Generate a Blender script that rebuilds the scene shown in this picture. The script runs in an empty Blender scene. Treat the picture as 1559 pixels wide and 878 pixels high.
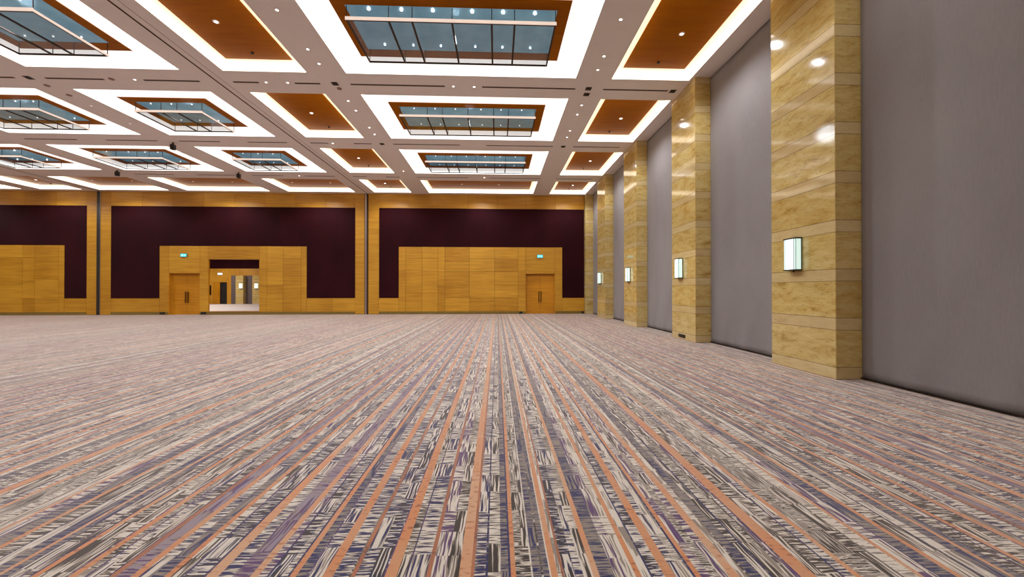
import bpy, bmesh, math, random
from mathutils import Vector
rnd = random.Random(7)
S = bpy.context.scene
COL = S.collection
# ---------------------------------------------------------------- camera
CAM_H = 1.5
cam_d = bpy.data.cameras.new('camera')
cam = bpy.data.objects.new('camera', cam_d); COL.objects.link(cam)
cam.location = (0, 0, CAM_H)
cam.rotation_euler = (math.radians(90.31), math.radians(0.019), math.radians(-2.235))
cam_d.sensor_width = 36.0
cam_d.lens = 581.8 * 36.0 / 1559.0
cam_d.clip_start = 0.05; cam_d.clip_end = 200
S.camera = cam
# ---------------------------------------------------------------- world, exposure
w = bpy.data.worlds.new('world'); S.world = w; w.use_nodes = True
w.node_tree.nodes['Background'].inputs[0].default_value = (1.0, 0.93, 0.88, 1)
w.node_tree.nodes['Background'].inputs[1].default_value = 0.0
S.view_settings.view_transform = 'Standard'; S.view_settings.look = 'None'
S.view_settings.gamma = 1.0; S.view_settings.exposure = 0.12
S.view_settings.use_curve_mapping = False
S.cycles.use_denoising = True
S.cycles.max_bounces = 7; S.cycles.diffuse_bounces = 5; S.cycles.glossy_bounces = 4
S.cycles.transmission_bounces = 4; S.cycles.transparent_max_bounces = 12
S.cycles.sample_clamp_indirect = 6.0; S.cycles.caustics_reflective = False
S.cycles.use_light_tree = True
# light levels, all in one place
E_GLASS_COVE = 0.78     # glow standing in for cove light on the glass coffers' border
E_AMBER_COVE = 2.3     # glow standing in for hidden LEDs, on the amber coffers' risers
W_CHANDELIER = 185.0
W_BEAM_SPOT = 110.0
W_PANEL_SPOT = 260.0
W_SCONCE = 22.0
W_FOYER = 700.0
# ---------------------------------------------------------------- helpers
def srgb(r, g, b):
    f = lambda c: (c/255)/12.92 if c/255 <= 0.04045 else ((c/255+0.055)/1.055)**2.4
    return (f(r), f(g), f(b), 1)
def box(bm, x0, x1, y0, y1, z0, z1):
    if x1 < x0: x0, x1 = x1, x0
    if y1 < y0: y0, y1 = y1, y0
    if z1 < z0: z0, z1 = z1, z0
    v = [bm.verts.new(p) for p in ((x0,y0,z0),(x1,y0,z0),(x1,y1,z0),(x0,y1,z0),(x0,y0,z1),(x1,y0,z1),(x1,y1,z1),(x0,y1,z1))]
    return [bm.faces.new([v[i] for i in f]) for f in ((0,3,2,1),(4,5,6,7),(0,1,5,4),(1,2,6,5),(2,3,7,6),(3,0,4,7))]
def quad(bm, *ps):
    return bm.faces.new([bm.verts.new(p) for p in ps])
def cyl(bm, c, r, h, axis='Z', n=16, r2=None):
    r2 = r if r2 is None else r2
    a = []; b = []
    for i in range(n):
        t = 2*math.pi*i/n; u, v = math.cos(t), math.sin(t)
        if axis == 'Z': p = (c[0]+r*u, c[1]+r*v, c[2]); q = (c[0]+r2*u, c[1]+r2*v, c[2]+h)
        elif axis == 'Y': p = (c[0]+r*u, c[1], c[2]+r*v); q = (c[0]+r2*u, c[1]+h, c[2]+r2*v)
        else: p = (c[0], c[1]+r*u, c[2]+r*v); q = (c[0]+h, c[1]+r2*u, c[2]+r2*v)
        a.append(bm.verts.new(p)); b.append(bm.verts.new(q))
    for i in range(n):
        j = (i+1) % n; bm.faces.new((a[i], a[j], b[j], b[i]))
    bm.faces.new(a[::-1]); bm.faces.new(b)
def ring(bm, c, ro, ri, h, n=20):
    lo = [[bm.verts.new((c[0]+r*math.cos(2*math.pi*i/n), c[1]+r*math.sin(2*math.pi*i/n), c[2]+z)) for i in range(n)] for r, z in ((ro,0),(ri,0),(ri,h),(ro,h))]
    for k in range(4):
        A, B = lo[k], lo[(k+1) % 4]
        for i in range(n):
            j = (i+1) % n; bm.faces.new((A[i], A[j], B[j], B[i]))
def obj(name, bm, mat, parent=None, loc=None):
    bmesh.ops.recalc_face_normals(bm, faces=bm.faces[:])
    me = bpy.data.meshes.new(name)
    off = Vector(loc) if loc is not None else (Vector(parent['_w']) if parent is not None and '_w' in parent else Vector((0,0,0)))
    if off.length: bmesh.ops.translate(bm, verts=bm.verts[:], vec=-off)
    bm.to_mesh(me); bm.free()
    mats = mat if isinstance(mat, (list, tuple)) else [mat]
    for m in mats: me.materials.append(m)
    o = bpy.data.objects.new(name, me); COL.objects.link(o)
    if parent is not None: o.parent = parent; o['_w'] = list(off)
    elif loc is not None: o.location = loc
    return o
def thing(name, label, cat, loc, group=None):
    o = bpy.data.objects.new(name, None); COL.objects.link(o)
    o.location = loc; o['_w'] = list(loc); o.empty_display_size = 0.1
    o['label'] = label; o['category'] = cat
    if group: o['group'] = group
    return o
def tag(o, label, cat, group=None):
    o['label'] = label; o['category'] = cat
    if group: o['group'] = group
    return o
def struct(name, bm, mat):
    o = obj(name, bm, mat); o['kind'] = 'structure'; return o
NB = bmesh.new
# ---------------------------------------------------------------- materials
def mat(name):
    m = bpy.data.materials.new(name); m.use_nodes = True
    nt = m.node_tree; b = nt.nodes['Principled BSDF']
    return m, nt, b
class NT:
    def __init__(s, nt): s.nt = nt
    def n(s, t, **k):
        x = s.nt.nodes.new(t)
        for a, v in k.items(): setattr(x, a, v)
        return x
    def l(s, a, b): s.nt.links.new(a, b)
    def math(s, op, a, b=None, c=None):
        x = s.n('ShaderNodeMath', operation=op)
        for i, v in enumerate((a, b, c)):
            if v is None: continue
            if isinstance(v, (int, float)): x.inputs[i].default_value = v
            else: s.l(v, x.inputs[i])
        return x.outputs[0]
    def comb(s, x, y, z):
        c = s.n('ShaderNodeCombineXYZ')
        for i, v in enumerate((x, y, z)):
            if isinstance(v, (int, float)): c.inputs[i].default_value = v
            else: s.l(v, c.inputs[i])
        return c.outputs[0]
    def pos(s):
        g = s.n('ShaderNodeNewGeometry'); x = s.n('ShaderNodeSeparateXYZ'); s.l(g.outputs['Position'], x.inputs[0])
        return x.outputs[0], x.outputs[1], x.outputs[2]
    def noise(s, vec, scale=1, detail=2, rough=0.5, dist=0.0):
        x = s.n('ShaderNodeTexNoise'); x.inputs['Scale'].default_value = scale; x.inputs['Detail'].default_value = detail
        x.inputs['Roughness'].default_value = rough; x.inputs['Distortion'].default_value = dist
        s.l(vec, x.inputs['Vector']); return x.outputs['Fac']
    def white(s, vec):
        x = s.n('ShaderNodeTexWhiteNoise', noise_dimensions='3D'); s.l(vec, x.inputs['Vector']); return x.outputs['Value']
    def mix(s, f, a, b, blend='MIX'):
        x = s.n('ShaderNodeMix', data_type='RGBA', blend_type=blend)
        for i, v in ((0, f), (6, a), (7, b)):
            if isinstance(v, (int, float)): x.inputs[i].default_value = v
            elif isinstance(v, tuple): x.inputs[i].default_value = v
            else: s.l(v, x.inputs[i])
        return x.outputs[2]
    def ramp(s, f, stops, interp='LINEAR'):
        x = s.n('ShaderNodeValToRGB'); x.color_ramp.interpolation = interp
        e = x.color_ramp.elements
        while len(e) < len(stops): e.new(0.5)
        for k, (p, c) in enumerate(stops):
            e[k].position = p; e[k].color = c if isinstance(c, tuple) else (c, c, c, 1)
        s.l(f, x.inputs[0]); return x.outputs[0]
    def attr(s, n):
        x = s.n('ShaderNodeAttribute', attribute_name=n); return x
    def bump(s, h, bsdf, strength=0.3, dist=0.01):
        x = s.n('ShaderNodeBump'); x.inputs['Strength'].default_value = strength; x.inputs['Distance'].default_value = dist
        s.l(h, x.inputs['Height']); s.l(x.outputs[0], bsdf.inputs['Normal'])
def plain(name, col, rough=0.5, metal=0.0, emit=None, es=0.0, spec=0.5, var=0.04):
    m, nt, b = mat(name); N = NT(nt); x, y, z = N.pos()
    nz = N.noise(N.comb(x, y, z), 3.0, 3)
    dark = tuple(c*(1-var*2) for c in col[:3])+(1,); lite = tuple(min(1, c*(1+var*2)) for c in col[:3])+(1,)
    N.l(N.mix(nz, dark, lite), b.inputs['Base Color'])
    b.inputs['Roughness'].default_value = rough; b.inputs['Metallic'].default_value = metal
    b.inputs['Specular IOR Level'].default_value = spec
    if emit: b.inputs['Emission Color'].default_value = emit; b.inputs['Emission Strength'].default_value = es
    return m
def wood(name, c0, c1, rough=0.35, horiz='X', coat=0.0, attr=True, gs=1.0, spec=0.4):
    m, nt, b = mat(name); N = NT(nt); x, y, z = N.pos()
    if horiz == 'X': v = N.comb(N.math('MULTIPLY', x, 0.7*gs), N.math('MULTIPLY', y, 3.0), N.math('MULTIPLY', z, 14.0*gs))
    elif horiz == 'Z': v = N.comb(N.math('MULTIPLY', x, 14.0*gs), N.math('MULTIPLY', y, 14.0*gs), N.math('MULTIPLY', z, 0.7*gs))
    else: v = N.comb(N.math('MULTIPLY', x, 0.8*gs), N.math('MULTIPLY', y, 9.0*gs), z)
    g = N.noise(v, 1.0, 5, 0.6, 0.4)
    big = N.noise(N.comb(x, y, z), 0.45, 2)
    f = N.math('ADD', N.math('MULTIPLY', g, 0.7), N.math('MULTIPLY', big, 0.5))
    if attr: f = N.math('ADD', f, N.math('MULTIPLY', N.attr('tone').outputs['Fac'], 0.28))
    N.l(N.ramp(f, [(0.3, c0), (0.95, c1)]), b.inputs['Base Color'])
    b.inputs['Roughness'].default_value = rough; b.inputs['Specular IOR Level'].default_value = spec
    b.inputs['Coat Weight'].default_value = coat; b.inputs['Coat Roughness'].default_value = 0.12
    return m
M = {}
M['wood_wall'] = wood('honey veneer', srgb(152, 98, 8), srgb(216, 162, 50), 0.42, 'X')
M['wood_post'] = wood('honey veneer upright', srgb(158, 102, 12), srgb(226, 170, 60), 0.42, 'Z', attr=False)
M['wood_door'] = wood('door veneer', srgb(156, 96, 8), srgb(220, 152, 34), 0.35, 'X', attr=False)
M['wood_ceiling'] = wood('amber ceiling veneer', srgb(146, 80, 0), srgb(184, 110, 2), 0.34, 'Y', spec=0.05, coat=0.0, attr=False)
M['groove'] = plain('dark groove', srgb(70, 40, 12), 0.8)
M['skirt'] = plain('olive skirting', srgb(128, 106, 52), 0.3, 0.2)
M['plaster'] = plain('taupe plaster', srgb(234, 230, 230), 0.8, var=0.015)
M['black'] = plain('black plastic', srgb(26, 22, 20), 0.5)
M['slot'] = plain('slot brown', srgb(84, 60, 52), 0.7)  # dark brown of the air slots
M['bronze'] = plain('dark bronze', srgb(60, 46, 38), 0.35, 0.7)
M['pull'] = plain('aged brass', srgb(120, 78, 34), 0.35, 0.8)
M['alu'] = plain('brushed aluminium', srgb(170, 160, 156), 0.35, 0.8)
M['white'] = plain('white enamel', srgb(240, 232, 226), 0.35)
M['cove'] = plain('added white glow', srgb(245, 242, 236), 0.7, emit=(1.0, 0.985, 0.965, 1), es=E_GLASS_COVE, var=0.01)  # glow in place of light falling on white plaster; also on foyer discs
M['cove_warm'] = plain('warm cove glow strip', srgb(245, 236, 220), 0.7, emit=(1.0, 0.91, 0.77, 1), es=E_AMBER_COVE, var=0.01)  # riser face glows in place of light from hidden LEDs
M['cove_hid'] = plain('warm cove glow', srgb(245, 236, 220), 0.7, emit=(1.0, 0.93, 0.82, 1), es=1.0, var=0.01)  # plaster of the unseen coffers glows in place of cove light
M['riser_glow'] = plain('white riser glow', srgb(245, 242, 236), 0.7, emit=(1.0, 0.985, 0.965, 1), es=1.8, var=0.01)  # riser face itself glows; no LED strip is modelled
M['border_glow'] = plain('cream border glow', srgb(245, 232, 205), 0.7, emit=(1.0, 0.80, 0.52, 1), es=0.7, var=0.01)  # cove light put into the plaster border as a yellowish glow
M['lens'] = plain('lit lens', srgb(255, 250, 240), 0.4, emit=(1, 0.95, 0.9, 1), es=9.0)
M['lens_dim'] = plain('dim lens', srgb(240, 220, 210), 0.4, emit=(1, 0.92, 0.85, 1), es=1.2)
def m_blue():
    m, nt, b = mat('blue mirror glass'); N = NT(nt); x, y, z = N.pos()
    g = N.noise(N.comb(x, y, z), 1.1, 2)
    N.l(N.ramp(g, [(0.35, srgb(84, 124, 150)), (0.7, srgb(140, 186, 204))]), b.inputs['Base Color'])
    b.inputs['Roughness'].default_value = 0.16; b.inputs['Metallic'].default_value = 0.25
    b.inputs['Emission Color'].default_value = srgb(120, 160, 178); b.inputs['Emission Strength'].default_value = 0.36  # glow added in place of light the glass reflects
    return m
M['blue'] = m_blue()
def m_glass():
    m = bpy.data.materials.new('tinted clear glass'); m.use_nodes = True; nt = m.node_tree; nt.nodes.clear(); N = NT(nt)
    out = N.n('ShaderNodeOutputMaterial'); t = N.n('ShaderNodeBsdfTransparent'); g = N.n('ShaderNodeBsdfGlossy')
    t.inputs[0].default_value = (0.66, 0.70, 0.72, 1); g.inputs['Color'].default_value = (0.85, 0.95, 1, 1); g.inputs['Roughness'].default_value = 0.08
    lw = N.n('ShaderNodeLayerWeight'); lw.inputs[0].default_value = 0.35
    f = N.math('ADD', N.math('MULTIPLY', lw.outputs['Facing'], 0.22), 0.05)
    mx = N.n('ShaderNodeMixShader'); N.l(f, mx.inputs[0]); N.l(t.outputs[0], mx.inputs[1]); N.l(g.outputs[0], mx.inputs[2]); N.l(mx.outputs[0], out.inputs[0])
    return m
M['glass'] = m_glass()
def m_fabric(name, c0, c1, rough=0.85, sheen=0.1, sc=220.0):
    m, nt, b = mat(name); N = NT(nt); x, y, z = N.pos()
    big = N.noise(N.comb(N.math('MULTIPLY', x, 1.0), y, N.math('MULTIPLY', z, 0.6)), 0.7, 3)
    yarn = N.noise(N.comb(N.math('MULTIPLY', x, 60.0), N.math('MULTIPLY', y, 60.0), N.math('MULTIPLY', z, 9.0)), 1.0, 2)
    f = N.math('ADD', N.math('MULTIPLY', big, 0.7), N.math('MULTIPLY', yarn, 0.3))
    N.l(N.ramp(f, [(0.32, c0), (0.68, c1)]), b.inputs['Base Color'])
    b.inputs['Roughness'].default_value = rough; b.inputs['Sheen Weight'].default_value = sheen
    b.inputs['Specular IOR Level'].default_value = 0.12
    wv = N.noise(N.comb(x, N.math('MULTIPLY', y, 1.2), N.math('MULTIPLY', z, 0.25)), 2.2, 3)
    N.bump(wv, b, 0.25, 0.02)
    return m
M['purple'] = m_fabric('deep purple fabric', srgb(34, 2, 8), srgb(48, 6, 14), 0.8, 0.0)
M['curtain'] = m_fabric('mauve grey fabric', srgb(128, 121, 121), srgb(142, 136, 134), 0.62, 0.1)
M['curtain_dark'] = m_fabric('darker grey fabric', srgb(96, 84, 84), srgb(112, 100, 100), 0.8)  # darker grey for the foyer panels
def m_stone():
    m, nt, b = mat('yellow travertine'); N = NT(nt); x, y, z = N.pos()
    PITCH, BAND = 0.8275, 0.207
    k = N.math('FLOOR', N.math('DIVIDE', z, PITCH)); fz = N.math('SUBTRACT', z, N.math('MULTIPLY', k, PITCH))
    isband = N.math('LESS_THAN', fz, BAND)
    cid = N.math('ADD', N.math('MULTIPLY', k, 2.0), isband)
    pil = N.math('FLOOR', N.math('DIVIDE', N.math('SUBTRACT', y, 1.0), 4.62))
    tone = N.white(N.comb(cid, pil, N.math('LESS_THAN', x, 5.70)))
    warp = N.math('MULTIPLY', N.noise(N.comb(x, y, z), 1.3, 2), 1.6)
    vein = N.noise(N.comb(N.math('MULTIPLY', x, 1.5), N.math('MULTIPLY', y, 1.5), N.math('ADD', N.math('MULTIPLY', z, 5.0), N.math('ADD', warp, N.math('MULTIPLY', tone, 9.0)))), 1.5, 8, 0.66, 0.35)
    col = N.ramp(vein, [(0.28, srgb(150, 116, 54)), (0.41, srgb(196, 166, 96)), (0.56, srgb(208, 184, 118)), (0.74, srgb(216, 196, 140))])
    sp = N.noise(N.comb(N.math('MULTIPLY', x, 9.0), N.math('MULTIPLY', y, 9.0), N.math('MULTIPLY', z, 42.0)), 1.0, 4, 0.6)
    col = N.mix(N.ramp(sp, [(0.56, 0.0), (0.70, 0.5)]), col, srgb(112, 82, 34))
    col = N.mix(N.math('MULTIPLY', isband, 0.55), col, srgb(208, 188, 146))
    col = N.mix(N.math('MULTIPLY', tone, 0.34), col, srgb(160, 122, 54))
    j1 = N.math('LESS_THAN', fz, 0.009)
    j2 = N.math('LESS_THAN', N.math('ABSOLUTE', N.math('SUBTRACT', fz, BAND)), 0.005)
    j = N.math('MAXIMUM', j1, j2)
    col = N.mix(N.math('MULTIPLY', j, 0.75), col, srgb(84, 60, 26))
    N.l(col, b.inputs['Base Color'])
    b.inputs['Roughness'].default_value = 0.07; b.inputs['Specular IOR Level'].default_value = 0.65
    N.bump(N.math('SUBTRACT', 1.0, j), b, 0.3, 0.004)
    return m
M['stone'] = m_stone()
def m_carpet():
    m, nt, b = mat('striped carpet'); N = NT(nt); x, y, z = N.pos()
    A = N.attr('info'); sep = N.n('ShaderNodeSeparateColor'); N.l(A.outputs['Color'], sep.inputs[0])
    solid, pv, cid = sep.outputs[0], sep.outputs[1], sep.outputs[2]
    gw = N.math('MULTIPLY', A.outputs['Alpha'], 613.0)
    c1, c2, c3 = N.attr('ca').outputs['Color'], N.attr('cb').outputs['Color'], N.attr('cc').outputs['Color']
    cw = N.math('MULTIPLY', cid, 977.0)
    blk = N.math('FLOOR', N.math('ADD', N.math('DIVIDE', y, 0.24), N.math('ADD', N.math('MULTIPLY', N.white(N.comb(gw, 3.3, 1.1)), 7.0), N.math('MULTIPLY', N.noise(N.comb(gw, N.math('MULTIPLY', y, 1.1), 4.0), 1.0, 1), 2.6))))
    br = N.white(N.comb(cw, blk, 0.5)); br2 = N.white(N.comb(cw, blk, 7.7))
    vert = N.math('LESS_THAN', br, pv)
    shift = N.math('MULTIPLY', br2, 0.16)
    wx = N.math('ADD', x, N.math('MULTIPLY', N.math('SUBTRACT', N.noise(N.comb(N.math('MULTIPLY', x, 5.0), N.math('MULTIPLY', y, 6.0), cw), 1.0, 1), 0.5), 0.022))
    hn = N.noise(N.comb(N.math('MULTIPLY', x, 8.0), N.math('MULTIPLY', y, 78.0), gw), 1.0, 2, 0.45)
    vn = N.noise(N.comb(N.math('MULTIPLY', wx, 88.0), N.math('MULTIPLY', y, 3.6), N.math('ADD', cw, blk)), 1.0, 1, 0.4)
    nz = N.math('ADD', N.math('MULTIPLY', vn, vert), N.math('MULTIPLY', hn, N.math('SUBTRACT', 1.0, vert)))
    nz = N.math('ADD', nz, N.math('MULTIPLY', N.math('SUBTRACT', br2, 0.5), 0.10))
    lo = N.ramp(nz, [(0.455, 0.0), (0.470, 1.0)]); hi = N.ramp(nz, [(0.52, 0.0), (0.538, 1.0)])
    pat = N.mix(hi, N.mix(lo, c2, c3), c1)
    # solid orange stripes: faint cross ribs and ragged rims
    rib = N.noise(N.comb(N.math('MULTIPLY', x, 14.0), N.math('MULTIPLY', y, 40.0), cw), 1.0, 2)
    orr = N.mix(N.ramp(rib, [(0.34, 1.0), (0.44, 0.0)]), c1, c2)
    orr = N.mix(N.ramp(N.noise(N.comb(x, N.math('MULTIPLY', y, 2.2), cw), 1.0, 1), [(0.40, 0.0), (0.62, 0.8)]), orr, c3)
    col = N.mix(solid, pat, orr)
    pile = N.noise(N.comb(N.math('MULTIPLY', x, 260.0), N.math('MULTIPLY', y, 260.0), z), 1.0, 2)
    col = N.mix(N.ramp(pile, [(0.3, 0.08), (0.7, 0.0)]), col, (0.1, 0.08, 0.08, 1))
    N.l(col, b.inputs['Base Color'])
    b.inputs['Roughness'].default_value = 0.9; b.inputs['Specular IOR Level'].default_value = 0.15
    b.inputs['Sheen Weight'].default_value = 0.85; b.inputs['Sheen Roughness'].default_value = 0.42
    b.inputs['Sheen Tint'].default_value = (1, 0.93, 0.9, 1)
    N.bump(N.math('ADD', N.math('MULTIPLY', nz, 0.6), pile), b, 0.25, 0.004)
    return m
M['carpet'] = m_carpet()
# ---------------------------------------------------------------- grid of the hall
XW = 5.695          # pillar faces on the right
XC = 6.159          # curtain faces
YB = 24.518         # back wall face
ZC = 7.642          # underside of the ceiling beams
XL, YR = -39.4, -8.0
COLS = {'G': (-4.264, 2.278), 'A': (-7.648, -5.365), 'B': (3.332, 5.609), 'LA': (-12.911, -8.837), 'LB': (-18.952, -14.017),
        'LC': (-24.147, -20.049), 'D': (-27.55, -25.15), 'E': (-35.2, -28.65), 'F': (-38.7, -36.3)}
ROWS = {-2: (-6.40, -2.95), -1: (-1.77, 1.68), 0: (2.86, 6.31), 1: (7.49, 10.946), 2: (12.122, 15.572), 3: (16.779, 20.173), 4: (21.449, 24.133)}
GLASSC = ('G', 'LA', 'LB', 'LC', 'E')
VIS = [(c, r) for r in (4, 3, 2, 1) for c in ('G', 'A', 'B', 'LA', 'LB', 'LC', 'D', 'E')
       if not (c in ('D', 'E') and r < 4) and not (c == 'LC' and r < 3) and not (c == 'LB' and r < 2)]
# ---- floor
P = 5.33
solid = [(-2.446,-2.412,'o'),(-2.25,-2.208,'o'),(-2.036,-2.002,'r'),(-1.923,-1.881,'o'),(-1.747,-1.713,'o'),(-1.53,-1.465,'p'),(-1.296,-1.255,'p'),
 (-1.09,-1.056,'o'),(-0.918,-0.863,'o'),(-0.77,-0.746,'r'),(-0.591,-0.529,'o'),(-0.374,-0.35,'r'),(-0.202,-0.14,'p'),(-0.14,-0.122,'r'),(0.073,0.1,'o'),
 (0.286,0.32,'p'),(0.341,0.355,'r'),(0.506,0.54,'p'),(0.729,0.76,'o'),(0.881,0.936,'o'),(1.042,1.07,'o'),(1.221,1.273,'p'),(1.592,1.675,'o'),
 (1.877,1.912,'p'),(2.211,2.238,'p'),(2.407,2.441,'o'),(2.688,2.712,'p')]
SC = {'o': (srgb(194,124,76), srgb(146,84,50), srgb(192,138,98)), 'p': (srgb(194,148,112), srgb(166,106,72), srgb(196,130,84)), 'r': (srgb(146,88,60), srgb(90,60,46), srgb(170,106,70))}
CR, TP, DB, NV, PU, GY, LI = srgb(204,193,178), srgb(134,121,108), srgb(42,34,26), srgb(12,22,78), srgb(80,48,96), srgb(98,92,94), srgb(136,120,132)
PALS = [((CR, DB, TP), .50, 5), ((CR, NV, TP), .35, 5), ((TP, NV, GY), .2, 3), ((LI, PU, TP), .6, 1.0), ((CR, PU, TP), .5, 1.6), ((CR, TP, CR), .55, 3), ((TP, DB, CR), .6, 2.5), ((CR, DB, NV), .3, 2)]
cols = []; grp = []
prev = solid[-1][1]-P
for gi, (a, b_, k) in enumerate(solid):
    gap = a-prev
    if gap > 0.004:
        n = max(1, round(gap/rnd.uniform(.05, .085))); ws = [rnd.uniform(.7, 1.4) for _ in range(n)]; t = sum(ws); xx = prev
        for q in ws:
            pal = rnd.choices(PALS, [p_[2] for p_ in PALS])[0]
            cols.append((xx, xx+gap*q/t, pal[0], 0.0, pal[1])); grp.append(gi); xx += gap*q/t
            if rnd.random() < .45 and gap > .08:
                wl = rnd.uniform(.007, .014); c_, pl_, so_, pv_ = cols[-1][0], cols[-1][2], 0, cols[-1][4]
                cols[-1] = (c_, xx-wl, pl_, 0.0, pv_); cols.append((xx-wl, xx, rnd.choice([(NV, TP, NV), (PU, CR, NV), (CR, TP, CR), (DB, CR, TP), (NV, DB, PU)]), 1.0, 0.0)); grp.append(gi)
    cols.append((a, b_, SC[k], 1.0, 0.0)); grp.append(gi); prev = b_
def carpet(name, x0, x1, y0, y1):
    bm = NB(); data = []
    xs = []
    for t in range(math.floor((x0+2.6)/P), math.ceil((x1+2.6)/P)+1):
        for k, (a, b_, pal, so, pv) in enumerate(cols):
            a2, b2 = max(a+t*P, x0), min(b_+t*P, x1)
            if b2-a2 > 1e-4: xs.append((a2, b2, pal, so, pv, ((k*37+t*11) % 997)/997.0, ((grp[k]*29+t*13) % 613)/613.0))
    for a, b_, pal, so, pv, cid, gid in xs:
        quad(bm, (a, y0, 0), (b_, y0, 0), (b_, y1, 0), (a, y1, 0)); data.append((pal, so, pv, cid, gid))
    o = struct(name, bm, M['carpet']); me = o.data
    for nm, f in (('ca', lambda d: d[0][0]), ('cb', lambda d: d[0][1]), ('cc', lambda d: d[0][2]), ('info', lambda d: (d[1], d[2], d[3], d[4]))):
        at = me.attributes.new(nm, 'FLOAT_COLOR', 'FACE')
        for i, d in enumerate(data): at.data[i].color = f(d)
    return o
carpet('floor', XL, 6.6, YR, 24.9)
# ---- ceiling with its recesses left open
bm = NB()
xe = sorted({XL, 6.6} | {v for c in COLS.values() for v in c}); ye = sorted({YR, 24.9} | {v for r in ROWS.values() for v in r})
hole = lambda x, y: any(a < x < b_ for a, b_ in COLS.values()) and any(a < y < b_ for a, b_ in ROWS.values())
for i in range(len(xe)-1):
    for j in range(len(ye)-1):
        if not hole((xe[i]+xe[i+1])/2, (ye[j]+ye[j+1])/2):
            quad(bm, (xe[i], ye[j], ZC), (xe[i+1], ye[j], ZC), (xe[i+1], ye[j+1], ZC), (xe[i], ye[j+1], ZC))
box(bm, XL, 6.6, YR, 24.9, 8.35, 8.5)
bmesh.ops.remove_doubles(bm, verts=bm.verts[:], dist=1e-4)
struct('ceiling', bm, M['plaster'])
# operable wall tracks
for k, xt in enumerate((-8.217, -24.55)):
    bm = NB(); box(bm, xt-.022, xt+.022, YR+.02, YB-.01, ZC-.006, ZC+.02); box(bm, xt+.20, xt+.208, YR+.02, YB-.01, ZC-.003, ZC+.02)
    struct('trim_%d' % (k+1), bm, M['groove'])
# ---- rear and left walls (behind and beside the camera), right wall behind the curtains
bm = NB(); box(bm, XL-.2, 6.8, YR-.2, YR, 0, 8.3); struct('wall_rear', bm, M['wood_post'])
bm = NB(); box(bm, XL-.2, XL, YR, 24.9, 0, 8.3); struct('wall_left', bm, M['wood_post'])
bm = NB(); box(bm, 6.5, 6.7, YR, 24.9, 0, 8.3); struct('wall_right', bm, M['groove'])
# ---------------------------------------------------------------- back wall
def tiles(bm, cells, y=YB, t=0.03, gap=0.006, out=None):
    for x0, x1, z0, z1 in cells:
        n0 = len(bm.faces); fs = box(bm, x0+gap, x1-gap, y, y+t, z0+gap, z1-gap)
        if out is not None: out += [rnd.uniform(-.35, .35)]*6
def tone_attr(o, tones):
    at = o.data.attributes.new('tone', 'FLOAT', 'FACE')
    for i, v in enumerate(tones[:len(o.data.polygons)]): at.data[i].value = v
cells = []
def colcut(x0, x1, zs):
    for a, b_ in zip(zs, zs[1:]): cells.append((x0, x1, a, b_))
# hall one (right)
SK = 0.17
for a, b_, zs in ((-6.243,-5.80,(SK,1.04,2.71,4.283)),(-5.80,-4.77,(SK,1.84,3.53,4.283)),(-4.77,-3.77,(SK,1.84,2.71,3.53,4.283)),(-3.77,-3.33,(SK,1.84,2.71,4.283)),
                  (-3.33,-1.77,(SK,1.04,1.84,2.71,3.35,4.283)),(-1.77,-.16,(SK,.80,1.04,2.71,3.53,4.283)),(-.16,1.35,(SK,1.04,1.84,2.71,3.53,4.283)),(1.35,1.824,(SK,1.04,2.71,4.283)),
                  (1.824,3.732,(2.60,4.283)),(3.732,4.205,(SK,4.283))): colcut(a, b_, zs)
cells += [(-7.477,-6.243,SK,1.03),(4.205,5.63,SK,1.03)]
for i in range(7): cells.append((-7.477+i*1.872, -7.477+(i+1)*1.872, 6.74, ZC))
# hall two (middle)
colcut(-20.911,-20.352,(SK,4.283)); colcut(-20.352,-18.485,(2.60,4.283)); colcut(-18.485,-17.982,(SK,4.283)); colcut(-17.982,-14.858,(3.476,4.283))
for a, b_, zs in ((-14.858,-14.42,(SK,1.84,4.283)),(-14.42,-13.42,(SK,1.30,1.84,2.71,3.53,4.283)),(-13.42,-12.31,(SK,1.30,1.84,3.53,4.283)),(-12.31,-11.968,(SK,4.283))): colcut(a, b_, zs)
cells += [(-23.821,-20.911,SK,1.03),(-11.968,-10.4,SK,1.03),(-10.4,-8.96,SK,1.03)]
for i in range(8): cells.append((-23.821+i*1.8576, -23.821+(i+1)*1.8576, 6.74, ZC))
# hall three (left)
for a, b_, zs in ((-38.0,-34.4,(SK,2.2,4.30)),(-34.4,-31.2,(SK,1.3,2.71,4.30)),(-31.2,-29.0,(SK,1.84,3.53,4.30)),(-29.0,-28.3,(SK,1.0,2.0,3.53,4.30)),(-28.3,-26.9,(SK,.95,2.2,3.3,4.30)),(-26.9,-26.563,(SK,4.30))): colcut(a, b_, zs)
cells += [(-26.563,-25.242,SK,1.03)]
for i in range(7): cells.append((-38.0+i*1.8226, -38.0+(i+1)*1.8226, 6.74, ZC))
tn = []; bm = NB()
tiles(bm, cells, out=tn)
posts = [(-8.14,-7.477),(-8.96,-8.38),(-24.445,-23.821),(-25.242,-24.66),(-39.4,-38.0)]
tiles(bm, [(a, b_, 0.02, ZC) for a, b_ in posts], gap=.002, out=tn)
bmesh.ops.recalc_face_normals(bm, faces=bm.faces[:])
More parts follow.
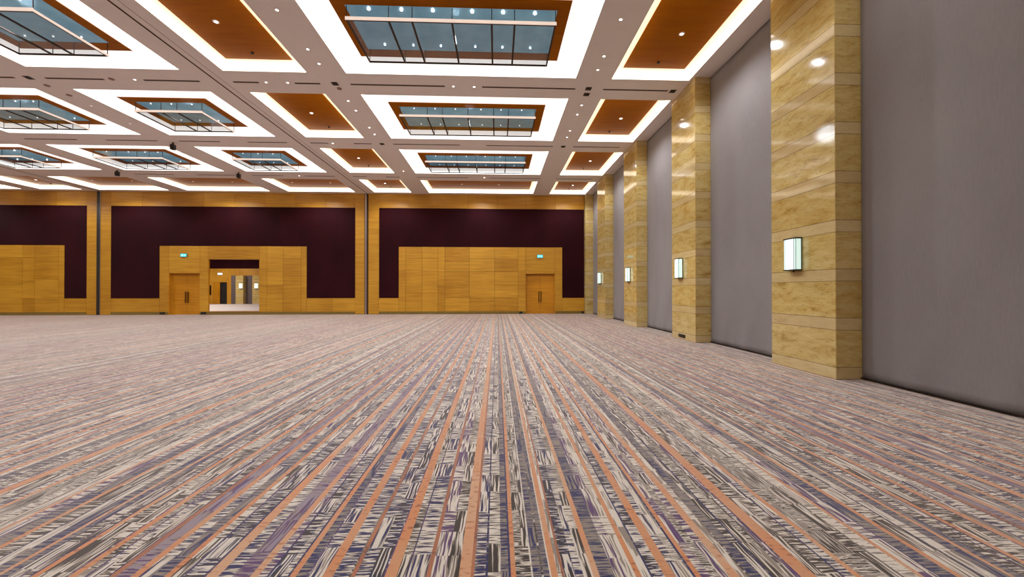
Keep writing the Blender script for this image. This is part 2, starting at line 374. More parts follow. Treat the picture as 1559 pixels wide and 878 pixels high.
# solid wall behind the veneer, with the door recesses and the opening
holes = [(1.824,3.732,0,2.60),(-20.352,-18.485,0,2.60),(-17.982,-14.858,.217,3.476)]
def grid_cut(x0, x1, z0, z1, hs):
    xs = sorted({x0, x1} | {v for h in hs for v in h[:2]}); zs = sorted({z0, z1} | {v for h in hs for v in h[2:]})
    for a, b_ in zip(xs, xs[1:]):
        for c, d in zip(zs, zs[1:]):
            mx, mz = (a+b_)/2, (c+d)/2
            if not any(h[0] < mx < h[1] and h[2] < mz < h[3] for h in hs): yield a, b_, c, d
wb = struct('wall_back', bm, M['wood_wall']); tone_attr(wb, tn)
bm = NB()
for a, b_, c, d in grid_cut(XL, 6.6, 0, 8.3, holes): box(bm, a, b_, YB+.031, YB+.09, c, d)
o = obj('wall_core', bm, M['groove'], wb)
# wooden linings of the opening and the door recesses
bm = NB()
for x0, x1, z0, z1 in holes:
    dp = YB+(.10 if z0 > .1 else .32)
    box(bm, x0-.004, x0+.02, YB+.002, dp, z0, z1); box(bm, x1-.02, x1+.004, YB+.002, dp, z0, z1); box(bm, x0, x1, YB+.002, dp, z1-.02, z1+.004)
box(bm, -17.982, -14.858, YB-.005, YB+.10, .185, .217)
obj('opening_lining', bm, M['wood_door'], wb)
bm = NB()
for a, b_ in ((-38.0,-25.242),(-23.821,-20.352),(-18.485,-8.96),(-7.477,1.824),(3.732,5.63)): box(bm, a, b_, YB+.006, YB+.03, 0, SK)
struct('baseboard_back', bm, M['skirt'])
# purple fabric panels: an upside-down U around each veneer block
def purple(label, x0, x1, bx0, bx1, zt, zb=1.03, zB=4.283):
    t = thing('fabric_wall_panel', label, 'wall panel', ((x0+x1)/2, YB+.03, zb))
    for nm, (a, b_, c, d) in (('top_panel', (x0, x1, zB, zt)), ('side_panel', (x0, bx0, zb, zB)), ('side_panel', (bx1, x1, zb, zB))):
        if b_-a < .05: continue
        bm = NB(); fs = box(bm, a+.004, b_-.004, YB+.012, YB+.029, c+.004 if nm == 'top_panel' else c+.004, d-.004 if nm == 'top_panel' else d+.003)
        obj(nm, bm, M['purple'], t)
purple('deep purple fabric panel around the veneer block beside the stone pillars', -7.477, 5.63, -6.243, 4.205, 6.74)
purple('deep purple fabric panel above the doorway opening in the middle bay', -23.821, -8.96, -20.911, -11.968, 6.735)
purple('deep purple fabric panel in the bay at the left edge', -38.0, -25.242, -38.0, -26.563, 6.76, zB=4.30)
# partition posts
t = thing('partition_post', 'slim aluminium partition post between the middle and right wall bays', 'post', (-8.27, YB-.02, 0))
bm = NB(); box(bm, -8.375, -8.335, YB-.03, YB+.03, 0.001, ZC-.005); box(bm, -8.25, -8.19, YB-.02, YB+.03, 0.001, ZC-.005); obj('edge_profile', bm, M['groove'], t)
bm = NB(); box(bm, -8.335, -8.25, YB-.045, YB+.03, 0.001, ZC-.005); obj('aluminium_profile', bm, M['alu'], t)
t = thing('partition_post', 'dark partition slot between the left edge bay and the middle bay', 'post', (-24.55, YB-.02, 0))
bm = NB(); box(bm, -24.655, -24.45, YB-.012, YB+.03, 0.001, ZC-.005); obj('slot_panel', bm, M['black'], t)
bm = NB(); box(bm, -24.45, -24.435, YB-.025, YB+.03, 0.001, ZC-.005); obj('edge_profile', bm, M['alu'], t)
# doors
def double_door(idx, x0, x1, zt=2.58, y=YB+.22):
    fr = NB(); box(fr, x0+.02, x0+.07, y-.04, y+.06, 0, zt); box(fr, x1-.07, x1-.02, y-.04, y+.06, 0, zt); box(fr, x0+.02, x1-.02, y-.04, y+.06, zt-.06, zt)
    d = struct('door_%d' % idx, fr, M['wood_post'])
    xm = (x0+x1)/2
    for a, b_, s in ((x0+.075, xm-.004, -1), (xm+.004, x1-.075, 1)):
        bm = NB()
        for z0, z1 in ((.012, .80), (.806, 1.60), (1.606, zt-.065)): box(bm, a, b_, y, y+.05, z0, z1)
        box(bm, a, b_, y+.006, y+.045, .012, zt-.065)
        lf = obj('door_leaf', bm, M['wood_door'], d)
        hx = xm+s*.075
        bm = NB(); cyl(bm, (hx, y-.06, .72), .016, .74, 'Z', 12)
        for zz in (.80, 1.38): cyl(bm, (hx, y-.06, zz), .011, .062, 'Y', 10)
        box(bm, hx-.03, hx+.03, y-.006, y+.002, .74, 1.44)
        obj('pull_handle', bm, M['pull'], lf)
double_door(1, 1.824, 3.732); double_door(2, -20.352, -18.485)
# exit signs
M['sign_cyan'] = plain('backlit cyan', srgb(70, 190, 196), 0.4, emit=srgb(66, 196, 206), es=0.8)
M['sign_white'] = plain('backlit white', srgb(230, 250, 250), 0.4, emit=srgb(200, 245, 245), es=1.0)
def exit_sign(label, x, z, y=YB, w_=.36, h=.18, c='sign_cyan'):
    t = thing('exit_sign', label, 'sign', (x, y, z))
    bm = NB(); box(bm, x-w_/2-.015, x+w_/2+.015, y-.05, y-.001, z-h/2-.015, z+h/2+.015); obj('housing', bm, M['alu'], t)
    bm = NB(); box(bm, x-w_/2, x+w_/2, y-.056, y-.051, z-h/2, z+h/2); sf = obj('sign_face', bm, M[c], t)
    bm = NB()   # running figure and arrow
    cyl(bm, (x-.065, y-.061, z+.055), .014, .004, 'Y', 10)
    for p0, p1 in (((-.07,.035),(-.08,-.01)),((-.08,-.01),(-.115,-.055)),((-.08,-.01),(-.05,-.03)),((-.05,-.03),(-.055,-.065)),((-.07,.03),(-.035,.005)),((-.07,.03),(-.11,.015)),((.01,0),(.12,0)),((.12,0),(.08,.035)),((.12,0),(.08,-.035))):
        dx, dz = p1[0]-p0[0], p1[1]-p0[1]; L = math.hypot(dx, dz); nx, nz = -dz/L*.008, dx/L*.008
        a = [(x+p0[0]+nx, z+p0[1]+nz), (x+p1[0]+nx, z+p1[1]+nz), (x+p1[0]-nx, z+p1[1]-nz), (x+p0[0]-nx, z+p0[1]-nz)]
        f = [bm.verts.new((p[0], y-.0605, p[1])) for p in a]; g = [bm.verts.new((p[0], y-.0562, p[1])) for p in a]
        bm.faces.new(f); bm.faces.new(g[::-1])
        for i in range(4): bm.faces.new((f[i], g[i], g[(i+1) % 4], f[(i+1) % 4]))
    obj('pictogram', bm, M['sign_white'], sf)
exit_sign('small glowing cyan exit sign over the double door beside the pillars', 2.757, 3.70)
exit_sign('small glowing cyan exit sign over the double door left of the opening', -19.438, 3.70)
# floor-level sockets
def socket(label, loc, size, ax='Y'):
    x, y, z = loc; w_, h = size; t = thing('wall_socket', label, 'socket', (x, y, z))
    bm = NB()
    if ax == 'Y': box(bm, x-w_/2, x+w_/2, y-.05, y, z-h/2, z+h/2)
    else: box(bm, x-.012, x-.0005, y-w_/2, y+w_/2, z-h/2, z+h/2)
    pt = obj('plate', bm, M['black'], t)
    for s in (-.25, .25):
        bm = NB()
        if ax == 'Y': box(bm, x+s*w_-.02, x+s*w_+.02, y-.056, y-.05, z-.02, z+.02)
        else: box(bm, x-.016, x-.012, y+s*w_-.04, y+s*w_+.04, z-.02, z+.02)
        obj('outlet', bm, M['bronze'], pt)
socket('black socket at the floor left of the double door beside the opening', (-20.716, YB, .11), (.28, .12))
socket('black socket at the floor between the double door and the opening', (-18.247, YB, .11), (.28, .12))
socket('black socket at the floor left of the right-hand double door', (1.526, YB, .10), (.2, .12))
socket('black socket at the floor in the corner beside the farthest pillar', (5.52, YB, .10), (.13, .15))
socket('black socket plate low on the front of the second nearest pillar', (XW, 11.57, .105), (.42, .10), 'X')
# ---------------------------------------------------------------- pillars, curtains
PIL = [(6.212, 7.717), (10.758, 12.236), (15.408, 16.95), (19.952, 21.488)]
PL = ['nearest yellow stone pillar, bearing the largest looking wall lamp', 'second nearest yellow stone pillar, with a black socket at its foot',
      'third nearest yellow stone pillar along the right wall', 'fourth yellow stone pillar, farthest that carries a wall lamp']
for (a, b_), lb in zip(PIL, PL):
    bm = NB(); box(bm, XW, 6.499, a, b_, .001, ZC-.001)
    bmesh.ops.bevel(bm, geom=[e for e in bm.edges if abs(e.verts[0].co.z-e.verts[1].co.z) > 1], offset=.006, segments=2, affect='EDGES')
    o = obj('stone_pillar', bm, M['stone'], loc=(XW+.4, (a+b_)/2, .001)); tag(o, lb, 'pillar', 'stone pillars along the right wall')
bm = NB(); box(bm, 5.64, 6.499, 24.20, YB+.03, .001, ZC-.001); o = obj('stone_pillar', bm, M['stone'], loc=(6.07, 24.35, .001))
tag(o, 'narrow stone pillar in the corner against the back wall', 'pillar', 'stone pillars along the right wall')
bm = NB()
for a, b_ in ((1.58, 3.09), (-3.05, -1.55)): box(bm, XW, 6.499, a, b_, .001, ZC-.001)
struct('trim_3', bm, M['stone'])
bays = [(3.09, 6.212), (7.717, 10.758), (12.236, 15.408), (16.95, 19.952), (21.488, 24.20)]
BL = ['mauve grey fabric panel filling the right edge beside the nearest pillar', 'mauve grey fabric panel between the nearest and second pillars', 'mauve grey fabric panel between the second and third pillars',
      'mauve grey fabric panel between the third and fourth pillars', 'narrow looking mauve grey fabric panel behind the fourth pillar']
def curtain(bm, a, b_, seed):
    nx, nz = 40, 60; z0, z1 = .032, ZC-.05; r_ = random.Random(seed); ph = [r_.uniform(0, 6.28) for _ in range(8)]
    V = []
    for i in range(nx+1):
        row_ = []
        for j in range(nz+1):
            u, v = i/nx, j/nz; y = a+.01+(b_-a-.02)*u; z = z0+(z1-z0)*v
            env = math.sin(math.pi*u)**.5
            d = .006*math.sin(y*2.1+ph[0])+.004*math.sin(y*5.3+z*.3+ph[1])
            d += (1-v)**6*(.014*math.sin(y*6.1+z*2.2+ph[2])+.010*math.sin(y*3.1-z*3.+ph[3])+.006*math.sin(y*13+z*5+ph[4]))
            row_.append(bm.verts.new((XC-.012+d*env, y, z)))
        V.append(row_)
    for i in range(nx):
        for j in range(nz): bm.faces.new((V[i][j], V[i+1][j], V[i+1][j+1], V[i][j+1]))
    fr = [V[i][j] for i in range(nx+1) for j in range(nz+1)]
for k, ((a, b_), lb) in enumerate(zip(bays, BL)):
    t = thing('fabric_wall_panel', lb, 'wall panel', (XC, (a+b_)/2, 0), 'mauve fabric panels between the pillars')
    bm = NB(); curtain(bm, a, b_, k); o = obj('fabric', bm, M['curtain'], t)
    for p_ in o.data.polygons: p_.use_smooth = True
    md = o.modifiers.new('thickness', 'SOLIDIFY'); md.thickness = .012; md.offset = 0
    bm = NB(); box(bm, XC-.050, XC-.030, a+.01, b_-.01, .026, .042); obj('hem_rail', bm, M['bronze'], t)
    bm = NB(); box(bm, XC+.02, XC+.20, a+.005, b_-.005, .001, .03); box(bm, XC+.02, XC+.20, a+.005, b_-.005, ZC-.05, ZC-.002); obj('gap_shade', bm, M['black'], t)  # black strips put the shade of the top and bottom gaps into colour
bm = NB(); box(bm, XC, XC+.02, YR, 1.58, .03, ZC-.05); struct('trim_4', bm, M['curtain'])
# sconces
M['shade'] = plain('lit sconce glass', srgb(235, 248, 244), 0.35, emit=(0.80, 1.0, 0.98, 1), es=0.92)
M['shade_side'] = plain('lit sconce side glass', srgb(225, 244, 240), 0.35, emit=(0.62, 0.92, 0.88, 1), es=0.62)
def sconce(label, y0):
    x1 = XW; x0 = XW-.125; ya, yb = y0, y0+.30; z0, z1 = 1.875, 2.495; ym = (ya+yb)/2
    t = thing('wall_sconce', label, 'wall lamp', (x1, ym, z0), 'wall lamps on the pillars')
    bm = NB(); box(bm, x1-.012, x1-.0005, ya+.01, yb-.01, z0+.01, z1-.01); obj('back_plate', bm, M['bronze'], t)
    bm = NB(); box(bm, x0-.008, x1-.012, ya-.008, yb+.008, z1-.022, z1); box(bm, x0-.008, x1-.012, ya-.008, yb+.008, z0, z0+.022)
    for yy in (ya-.004, yb-.004): box(bm, x1-.022, x1-.012, yy, yy+.008, z0, z1)
    obj('frame', bm, M['bronze'], t)
    bm = NB(); box(bm, x0-.002, x0+.006, ya+.055, yb-.055, z0+.024, z1-.024); obj('front_glass', bm, M['shade'], t)
    bm = NB()
    box(bm, x0+.006, x0+.012, ya+.002, ya+.05, z0+.024, z1-.024); box(bm, x0+.006, x0+.012, yb-.05, yb-.002, z0+.024, z1-.024)
    box(bm, x0+.012, x1-.024, ya+.002, ya+.008, z0+.024, z1-.024); box(bm, x0+.012, x1-.024, yb-.008, yb-.002, z0+.024, z1-.024)
    obj('side_glass', bm, M['shade_side'], t)
    for yy in (ya+.0475, yb-.0525):
        bm = NB(); box(bm, x0-.005, x0+.004, yy, yy+.005, z0+.022, z1-.022); obj('glazing_bar', bm, M['alu'], t)
    bm = NB(); box(bm, x0-.004, x0+.002, ya-.004, ya+.002, z0+.022, z1-.022); obj('glazing_bar', bm, M['bronze'], t)
    bm = NB(); cyl(bm, (x1-.05, ym, z0-.03), .012, .03, 'Z', 10); obj('bottom_knob', bm, M['bronze'], t)
for lb, y0 in zip(['brightest and largest looking wall lamp on the nearest pillar', 'box wall lamp lit on the second nearest pillar', 'box wall lamp lit on the third nearest pillar', 'smallest looking wall lamp on the fourth pillar'], (6.915, 11.50, 16.13, 20.72)): sconce(lb, y0)
# ---------------------------------------------------------------- coffers
AZ = {True: ZC+.108, False: ZC+.20}
def strip_ring(bm, X0, X1, Y0, Y1, x0, x1, y0, y1, z):
    O = [(X0,Y0,z),(X1,Y0,z),(X1,Y1,z),(X0,Y1,z)]; I = [(x0,y0,z),(x1,y0,z),(x1,y1,z),(x0,y1,z)]
    for i in range(4): quad(bm, O[i], O[(i+1) % 4], I[(i+1) % 4], I[i])
def riser(bm, X0, X1, Y0, Y1, z0, z1, t=.03):
    box(bm, X0-t, X0, Y0-t, Y1+t, z0+.001, z1); box(bm, X1, X1+t, Y0-t, Y1+t, z0+.001, z1)
    box(bm, X0, X1, Y0-t, Y0, z0+.001, z1); box(bm, X0, X1, Y1, Y1+t, z0+.001, z1)
cname = {'G': 'in the widest column', 'A': 'just right of the track', 'B': 'beside the stone pillars', 'LA': 'just left of the track',
         'LB': 'two columns left of the track', 'LC': 'three columns left of the track', 'D': 'left of the second track', 'E': 'at the far left edge'}
rname = {1: 'nearest row', 2: 'second row', 3: 'third row', 4: 'last row'}
def spot(parent, loc, energy, size=2.7, blend=.6, col=(.95, .99, 1.06), rad=.05):
    l = bpy.data.lights.new('downlight_beam', 'SPOT'); l.energy = energy; l.spot_size = size; l.spot_blend = blend; l.color = col; l.shadow_soft_size = rad
    o = bpy.data.objects.new('downlight_beam', l); COL.objects.link(o); o.location = loc
    if parent is not None: o.parent = parent
    return o
def lamp_part(t, x, y, z, r=.055, lens='lens'):
    bm = NB(); ring(bm, (x, y, z-.014), r, r*.62, .014); o = obj('lamp_trim', bm, M['white'], t)
    bm = NB(); cyl(bm, (x, y, z-.008), r*.6, .006, 'Z', 14); obj('lamp_lens', bm, M[lens], o)
def coffer(c, r, hidden=False):
    X0, X1 = COLS[c]; Y0, Y1 = ROWS[r]; glass = c in GLASSC and r != 4; cx, cy = (X0+X1)/2, (Y0+Y1)/2; za = AZ[glass]; d = .65 if glass else .25
    if hidden:
        bm = NB(); riser(bm, X0, X1, Y0, Y1, ZC, za); strip_ring(bm, X0, X1, Y0, Y1, X0+d, X1-d, Y0+d, Y1-d, za)
        global HID; HID += 1
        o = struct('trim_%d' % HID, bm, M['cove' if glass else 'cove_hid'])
        bm = NB(); box(bm, X0+d, X1-d, Y0+d, Y1-d, za, za+.02); obj('wood_panel', bm, M['wood_ceiling'], o)
        if glass:
            bm = NB(); box(bm, X0+d+.3, X1-d-.3, Y0+d+.3, Y1-d-.3, za-.012, za-.001); obj('glass_panel', bm, M['blue'], o)
        sp = spot(None, (cx, cy, ZC-.05), (W_PANEL_SPOT if not glass else 2*W_CHANDELIER)*(.4 if r < 1 else 1)); sp.parent = o  # unseen spots behind the camera dimmed to darken the near floor
        return
    kind = 'glass-centred' if glass else 'amber wood'
    t = thing('ceiling_coffer', ('white coffer around blue glass, ' if glass else 'lit coffer with amber wood panel, ')+rname[r]+', '+cname[c], 'ceiling coffer', (cx, cy, ZC),
              'glass-centred ceiling coffers' if glass else 'amber wood ceiling coffers')
    m1 = M['riser_glow'] if glass else M['cove_warm']
    bm = NB(); riser(bm, X0, X1, Y0, Y1, ZC, za); obj('glow_riser', bm, m1, t)
    bm = NB(); strip_ring(bm, X0, X1, Y0, Y1, X0+d, X1-d, Y0+d, Y1-d, za); obj('cove_border', bm, M['cove'] if glass else M['border_glow'], t)
    bm = NB(); zt = za-.012
    if glass:
        g0, g1, h0, h1 = X0+.93+.0, X1-.93, Y0+d+.30, Y1-d-.30
        for a, b_, e, f in ((X0+d, X1-d, Y0+d, h0), (X0+d, X1-d, h1, Y1-d), (X0+d, g0, h0, h1), (g1, X1-d, h0, h1)): box(bm, a, b_, e, f, zt, za+.02)
        obj('wood_frame', bm, M['wood_ceiling'], t)
        bm = NB(); box(bm, g0, g1, h0, h1, za-.004, za+.015); gc = obj('glass_ceiling', bm, M['blue'], t)
    else:
        box(bm, X0+d, X1-d, Y0+d, Y1-d, zt, za+.02); obj('wood_panel', bm, M['wood_ceiling'], t)
        if r < 4 or c in ('A', 'B', 'D'):
            lamp_part(t, cx+(-.1 if c == 'A' else .08), cy, zt, .07, 'lens')
            spot(t, (0, 0, -.03), W_PANEL_SPOT)
            bm = NB(); ring(bm, (cx, Y1-.55, zt-.02), .045, .02, .02); cyl(bm, (cx, Y1-.55, zt-.05), .012, .05); obj('sprinkler', bm, M['bronze'], t)
        else:
            for s in (-1, 1): lamp_part(t, cx+s*1.1, cy, zt, .05, 'lens_dim')
            spot(t, (0, 0, -.03), W_PANEL_SPOT*1.2)
    if not glass: return
    # ---- hanging glass light box
    zt_, zb = za-.02, ZC-.242
    w2 = (X1-X0)/2-.965; L0, L1 = cx-w2, cx+w2; K0, K1 = cy-.785, cy+.785
    fx = thing('glass_light_fixture', 'suspended glass light box, '+rname[r]+' of coffers, '+cname[c], 'ceiling light', (cx, cy, zb), 'suspended glass light boxes')
    if c == 'G': mx = [cx+v for v in (-1.385, -.875, 0, .875, 1.385)]
    elif c == 'LB': mx = [L0+.98, L0+1.88, L0+2.42]
    else: mx = [cx-.255, cx+.255]
    bm = NB(); f = .035
    box(bm, L0, L1, K0, K0+f, zb, zb+.03); box(bm, L0, L1, K1-f, K1, zb, zb+.03); box(bm, L0, L0+f, K0+f, K1-f, zb, zb+.03); box(bm, L1-f, L1, K0+f, K1-f, zb, zb+.03)
    fr = obj('frame', bm, M['bronze'], fx)
    bm = NB(); box(bm, L0-.01, L1+.01, K0-.014, K0-.001, zb-.002, zb+.07); obj('glow_fascia', bm, M['bar'], fx)
    if c != 'G':
        bm = NB(); box(bm, L1+.001, L1+.014, K0, K1, zb-.002, zb+.05); obj('glow_fascia', bm, M['bar'], fx)
    xs_ = [L0]+mx+[L1]
    for v in mx:
        bm = NB(); box(bm, v-.022, v+.022, K0+f, K1-f, zb, zb+.028); obj('mullion', bm, M['bronze'], fx)
    for a, b_ in zip(xs_, xs_[1:]):
        bm = NB(); quad(bm, (a+.02, K0+f, zb+.015), (b_-.02, K0+f, zb+.015), (b_-.02, K1-f, zb+.015), (a+.02, K1-f, zb+.015)); obj('glass_pane', bm, M['glass'], fx)
    for v in mx+[L0+.01, L1-.01]:
        for yy in (K0+.012, K1-.012):
            bm = NB(); cyl(bm, (v, yy, zb+.03), .009, zt_-zb-.032, 'Z', 8); obj('hanger_rod', bm, M['bronze'], fr)
    n = 6 if c == 'G' else (4 if c == 'LB' else 3)
    for i in range(n):
        xx = (xs_[i]+xs_[i+1])/2
        for yy in (cy-.68, cy+.55):
            bm = NB(); cyl(bm, (xx, yy, za-.03), .034 if yy < cy and r == 1 else .020, .022, 'Z', 12); obj('lamp', bm, M['lens' if (c == 'G' and r == 1) or c == 'LC' else 'lens_dim'], gc)
    sp = spot(fx, (0, 0, -.03), W_CHANDELIER*n/2.0, rad=.3)
M['bar'] = plain('cream fascia glow', srgb(235, 215, 200), 0.5, emit=(1, .86, .76, 1), es=0.35)  # fascia glow added in place of room light on it; no lamp
HID = 4
for c, r in VIS: coffer(c, r)
for r in (-2, -1, 0):
    for c in ('G', 'A', 'B', 'LA', 'LB'): coffer(c, r, True)
for c, r in (('LC', 2), ('LC', 1), ('LB', 1), ('E', 3), ('D', 3), ('E', 2), ('D', 2), ('F', 4), ('LC', 0), ('E', 1), ('D', 1)): coffer(c, r, True)
bm = NB()   # close the remaining unseen recesses
for r in ROWS:
    for c in COLS:
        if (c, r) in VIS or (r in (-2, -1, 0) and c in ('G', 'A', 'B', 'LA', 'LB')) or (c, r) in (('LC', 2), ('LC', 1), ('LB', 1), ('E', 3), ('D', 3), ('E', 2), ('D', 2), ('F', 4), ('LC', 0), ('E', 1), ('D', 1)): continue
        X0, X1 = COLS[c]; Y0, Y1 = ROWS[r]; quad(bm, (X0, Y0, ZC), (X1, Y0, ZC), (X1, Y1, ZC), (X0, Y1, ZC))
HID += 1; struct('trim_%d' % HID, bm, M['plaster'])
# ---------------------------------------------------------------- downlights in the beams
def mk_down(x, y, label, group, r=.05, lens='lens', light=True):
    t = thing('downlight', label, 'downlight', (x, y, ZC), group)
    bm = NB(); ring(bm, (x, y, ZC-.010), r, r*.62, .010); tr_ = obj('trim_ring', bm, M['white'], t)
    bm = NB(); cyl(bm, (x, y, ZC-.007), r*.6, .005, 'Z', 14); obj('lens', bm, M[lens], tr_)
    if light: spot(t, (0, 0, -.02), W_BEAM_SPOT)
DO = ('first', 'second', 'third', 'fourth')
for x, nm in ((-4.81, 'left'), (2.80, 'right')):
    for ys, rn in (((8.52, 9.88, 10.50), 'nearest'), ((12.53, 13.20, 14.56, 15.18), 'second')):
        for i, y in enumerate(ys): mk_down(x, y, '%s round downlight from the camera, beam %s of the %s wide glass coffer' % (DO[i], nm, rn), 'lengthwise beam downlights', light=(y in (9.88, 13.2)))
mk_down(-4.81, 19.82, 'lone tiny downlight in the beam left of the third wide glass coffer', 'lengthwise beam downlights')
for i, y in enumerate((13.2, 14.55)): mk_down(-13.48, y, '%s small downlight between the first two coffer columns left of the track' % ('nearer', 'farther')[i], 'downlights left of the track', r=.04, light=(i == 0), lens='lens_dim')
for x, y, lb in ((-6.80, 11.5, 'left one of two round downlights in the crossbeam behind the nearest narrow amber coffer'), (-6.18, 11.5, 'right one of two round downlights in the crossbeam behind the nearest narrow amber coffer'),
              (-1.31, 11.52, 'left one of two downlights in the crossbeam behind the nearest wide coffer'), (-.69, 11.52, 'right one of two downlights in the crossbeam behind the nearest wide coffer'),
              (-10.53, 11.5, 'lone downlight in the nearest crossbeam left of the ceiling track'), (-6.84, 16.18, 'lone downlight in the crossbeam behind the second amber coffer right of the track'),
              (-10.57, 20.82, 'tiny downlight in the last crossbeam left of the track'), (-.69, 20.78, 'tiny downlight in the last crossbeam of the widest column')): mk_down(x, y, lb, 'crossbeam downlights', light=False)
# linear air slots
beamn = {11.53: 'nearest crossbeam', 16.18: 'second crossbeam', 20.86: 'last crossbeam'}
segs = {(-14.9, -13.9): 'at the far left edge', (-13.05, -11.42): 'two left of the track', (-10.30, -8.72): 'just left of the track', (-7.76, -7.03): 'just right of the track',
        (-5.99, -5.25): 'left of the widest column', (-4.36, -1.57): 'left half of the widest column', (-.45, 2.38): 'right half of the widest column', (3.24, 5.25): 'beside the stone pillars', (-19.1, -17.07): 'four left of the track',
        (-15.92, -13.9): 'three left of the track'}
for yb, bn in beamn.items():
    for (a, b_), sn in segs.items():
        if (a == -14.9 and yb > 12) or (a in (-19.1, -15.92) and yb < 12): continue
        bm = NB(); hw = .035
        box(bm, a, b_, yb-hw, yb+hw, ZC-.004, ZC+.01); t = thing('air_slot', 'dark air slot in the %s, %s' % (bn, sn), 'air vent', ((a+b_)/2, yb, ZC), 'linear air slots in the crossbeams')
        obj('slot', bm, M['slot'], t)
        bm = NB(); box(bm, a, b_, yb-.006, yb+.006, ZC-.008, ZC-.004); obj('blade', bm, M['bronze'], t)
# small dark ceiling devices
def device(x, y, label, s=.09, h=.03):
    t = thing('ceiling_sensor', label, 'ceiling device', (x, y, ZC), 'small dark ceiling devices')
    bm = NB(); box(bm, x-s, x+s, y-s, y+s, ZC-.008, ZC-.001); obj('base_plate', bm, M['bronze'], t)
    bm = NB(); cyl(bm, (x, y, ZC-h), s*.6, h-.008, 'Z', 16, s*.8); obj('cover', bm, M['black'], t)
for x, y, lb in ((2.78, 11.50, 'front one of two dark devices where the nearest crossbeam meets the pillar side beam'), (2.80, 11.84, 'rear one of two dark devices where the nearest crossbeam meets the pillar side beam'),
                 (5.41, 11.55, 'dark ceiling device close to the second pillar top'), (-4.81, 11.51, 'dark device in the nearest crossbeam left of the widest column'), (-13.50, 11.52, 'dark device in the nearest crossbeam at far left'),
                 (-4.82, 16.18, 'dark device in the second crossbeam left of the widest column'), (2.82, 16.18, 'dark device in the second crossbeam right of the widest column')): device(x, y, lb)
M['device_tan'] = plain('tan device', srgb(150, 122, 112), 0.6)
def sensor(x, y, label):
    t = thing('ceiling_sensor', label, 'ceiling device', (x, y, ZC), 'faint round ceiling devices'); bm = NB(); cyl(bm, (x, y, ZC-.02), .06, .019, 'Z', 18, .075); obj('cover', bm, M['device_tan'], t)
for x, y, lb in ((-4.79, 11.78, 'faint taupe device behind the dark one left of the widest column'), (-13.46, 11.94, 'faint taupe device behind the dark one at far left'), (-11.18, 11.5, 'faint taupe device between two air slots left of the track'), (-13.43, 12.5, 'faint taupe device by the near corner of the second coffer left of the track')): sensor(x, y, lb)
def camera_dev(x, y, label):
    t = thing('security_camera', label, 'camera', (x, y, ZC), 'black cameras hanging from the beams')
    bm = NB(); cyl(bm, (x, y, ZC-.08), .03, .079, 'Z', 12); obj('mount', bm, M['black'], t)
    bm = NB(); box(bm, x-.075, x+.075, y-.08, y+.08, ZC-.30, ZC-.08); bmesh.ops.bevel(bm, geom=bm.edges[:], offset=.015, segments=2, affect='EDGES'); obj('body', bm, M['black'], t)
    bm = NB(); cyl(bm, (x, y-.10, ZC-.19), .04, .025, 'Y', 16); obj('lens', bm, M['bronze'], t)
camera_dev(-13.43, 16.35, 'largest black box camera hanging at the second crossbeam'); camera_dev(-19.33, 20.2, 'black box camera hanging at far left of the last crossbeam'); camera_dev(-13.41, 20.35, 'small black box camera nearest the middle of the last crossbeam')
# ---------------------------------------------------------------- the foyer seen through the opening
YF = 44.0
M['foyer_floor'] = plain('pale foyer carpet', srgb(214, 202, 198), 0.85, var=0.06)
bm = NB(); box(bm, -42, -8, 24.9, YF+.2, -.05, 0.0); struct('floor_foyer', bm, M['foyer_floor'])
bm = NB(); box(bm, -42, -8, 24.85, YF+.2, 5.6, 5.8); struct('ceiling_foyer', bm, M['plaster'])
bm = NB(); box(bm, -42.2, -42, 24.85, YF, 0, 5.6); box(bm, -8, -7.8, 24.85, YF, 0, 5.6); struct('wall_foyer', bm, M['wood_post'])
bm = NB()
for a, b_, c_, d_ in grid_cut(-42, -29.74, .0, 3.975, [(-31.72, -30.22, 0, 2.45)]): box(bm, a, b_, YF, YF+.1, c_, d_)
box(bm, -29.74, -8, YF, YF+.1, 3.2, 3.975)
struct('wall_far', bm, M['wood_post'])
bm = NB(); box(bm, -42, -8, YF+.1, YF+.3, 0, 5.6); struct('doorway_dark', bm, M['black'])  # black sheet puts the darkness of the open doorway into colour
bm = NB(); box(bm, -42, -8, YF-.02, YF+.02, 3.975, 5.59); o = obj('fabric_wall_panel', bm, M['purple'], loc=(-25, YF, 3.975)); tag(o, 'dark purple band seen at the top of the foyer through the opening', 'wall panel')
bm = NB(); box(bm, -32.24, -31.93, YF-.03, YF-.001, 1.0, 2.1); o = obj('wall_notice_panel', bm, M['purple'], loc=(-32.08, YF, 1.0)); tag(o, 'small dark panel on the foyer wall left of its open door', 'wall panel')
bm = NB(); box(bm, -31.71, -31.0, YF+.01, YF+.06, 0.01, 2.44); d3 = struct('door_3', bm, M['wood_door'])
bm = NB(); cyl(bm, (-31.1, YF-.03, .9), .015, .5); obj('pull_handle', bm, M['pull'], d3)
exit_sign('small pale exit sign on the foyer wall seen through the opening', -30.95, 3.38, y=YF-.001, w_=.5, h=.2, c='sign_white')
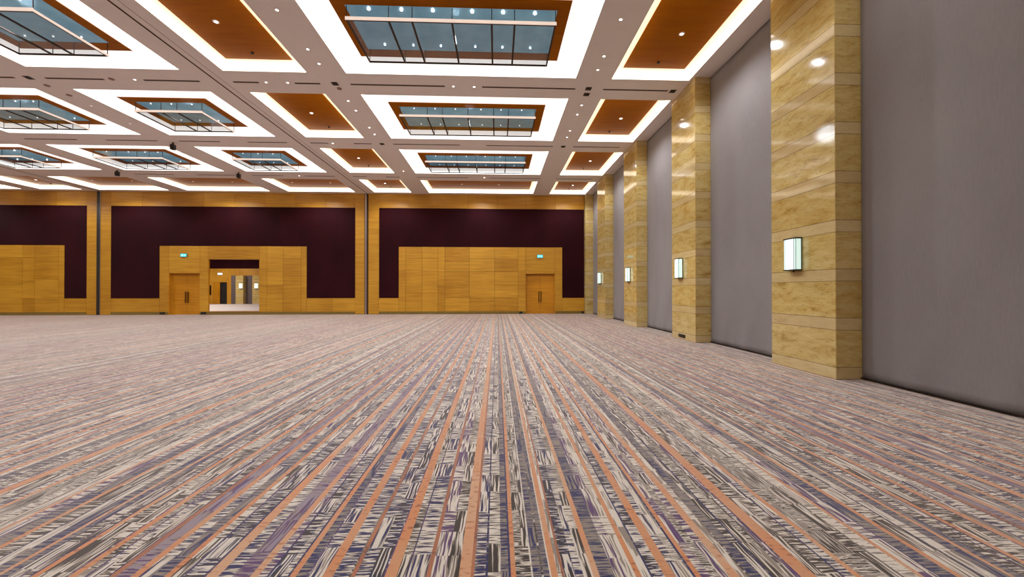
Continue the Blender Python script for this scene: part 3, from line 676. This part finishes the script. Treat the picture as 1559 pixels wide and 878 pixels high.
fp = [(-29.1, -28.76, 'stone_dark'), (-28.76, -28.13, 'stone'), (-27.0, -26.0, 'stone')]
for a, b_, lb in ((-28.95, -28.13, 'pale stone pillar with a lamp in the foyer behind the opening'), (-27.15, -26.2, 'stone pillar partly cut by the right side of the opening')):
    bm = NB(); box(bm, a, b_, YF-.5, YF-.001, .001, 3.19); o = obj('stone_pillar', bm, M['stone'], loc=((a+b_)/2, YF-.25, .001)); tag(o, lb, 'pillar', 'foyer pillars')
for a, b_, lb in ((-29.73, -28.96, 'mauve grey panel left of the lamp pillar in the foyer'), (-28.12, -27.16, 'mauve grey panel between the two foyer pillars'), (-26.19, -20, 'mauve grey panel at the right of the foyer')):
    bm = NB(); box(bm, a, b_, YF-.06, YF-.002, .02, 3.19); o = obj('fabric_wall_panel', bm, M['curtain_dark'], loc=((a+b_)/2, YF, .02)); tag(o, lb, 'wall panel', 'foyer fabric panels')
for x, lb, e in ((-28.35, 'bright wall lamp on the pale foyer pillar seen through the opening', 40), (-26.68, 'wall lamp at the right side of the opening', 15)):
    t = thing('wall_sconce', lb, 'wall lamp', (x, YF-.5, 1.75), 'foyer wall lamps')
    bm = NB(); box(bm, x-.14, x+.14, YF-.64, YF-.52, 1.77, 2.30); obj('shade', bm, M['shade'], t)
    bm = NB(); box(bm, x-.15, x+.15, YF-.65, YF-.501, 1.75, 1.77); box(bm, x-.15, x+.15, YF-.65, YF-.501, 2.30, 2.32); obj('frame', bm, M['bronze'], t)
for x, y in ((-30, 40), (-27, 34), (-22, 30)):  # unseen ceiling discs and lamps added to brighten the foyer
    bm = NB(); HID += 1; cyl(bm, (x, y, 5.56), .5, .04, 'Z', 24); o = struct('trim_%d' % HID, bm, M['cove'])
    l = bpy.data.lights.new('foyer_fill', 'AREA'); l.energy = W_FOYER/3; l.size = 1.0; l.shape = 'DISK'; l.color = (1, .93, .86); lo = bpy.data.objects.new('foyer_fill', l); COL.objects.link(lo); lo.location = (x, y, 5.5); lo.parent = o
for o in list(bpy.data.objects):
    if '_w' in o: del o['_w']
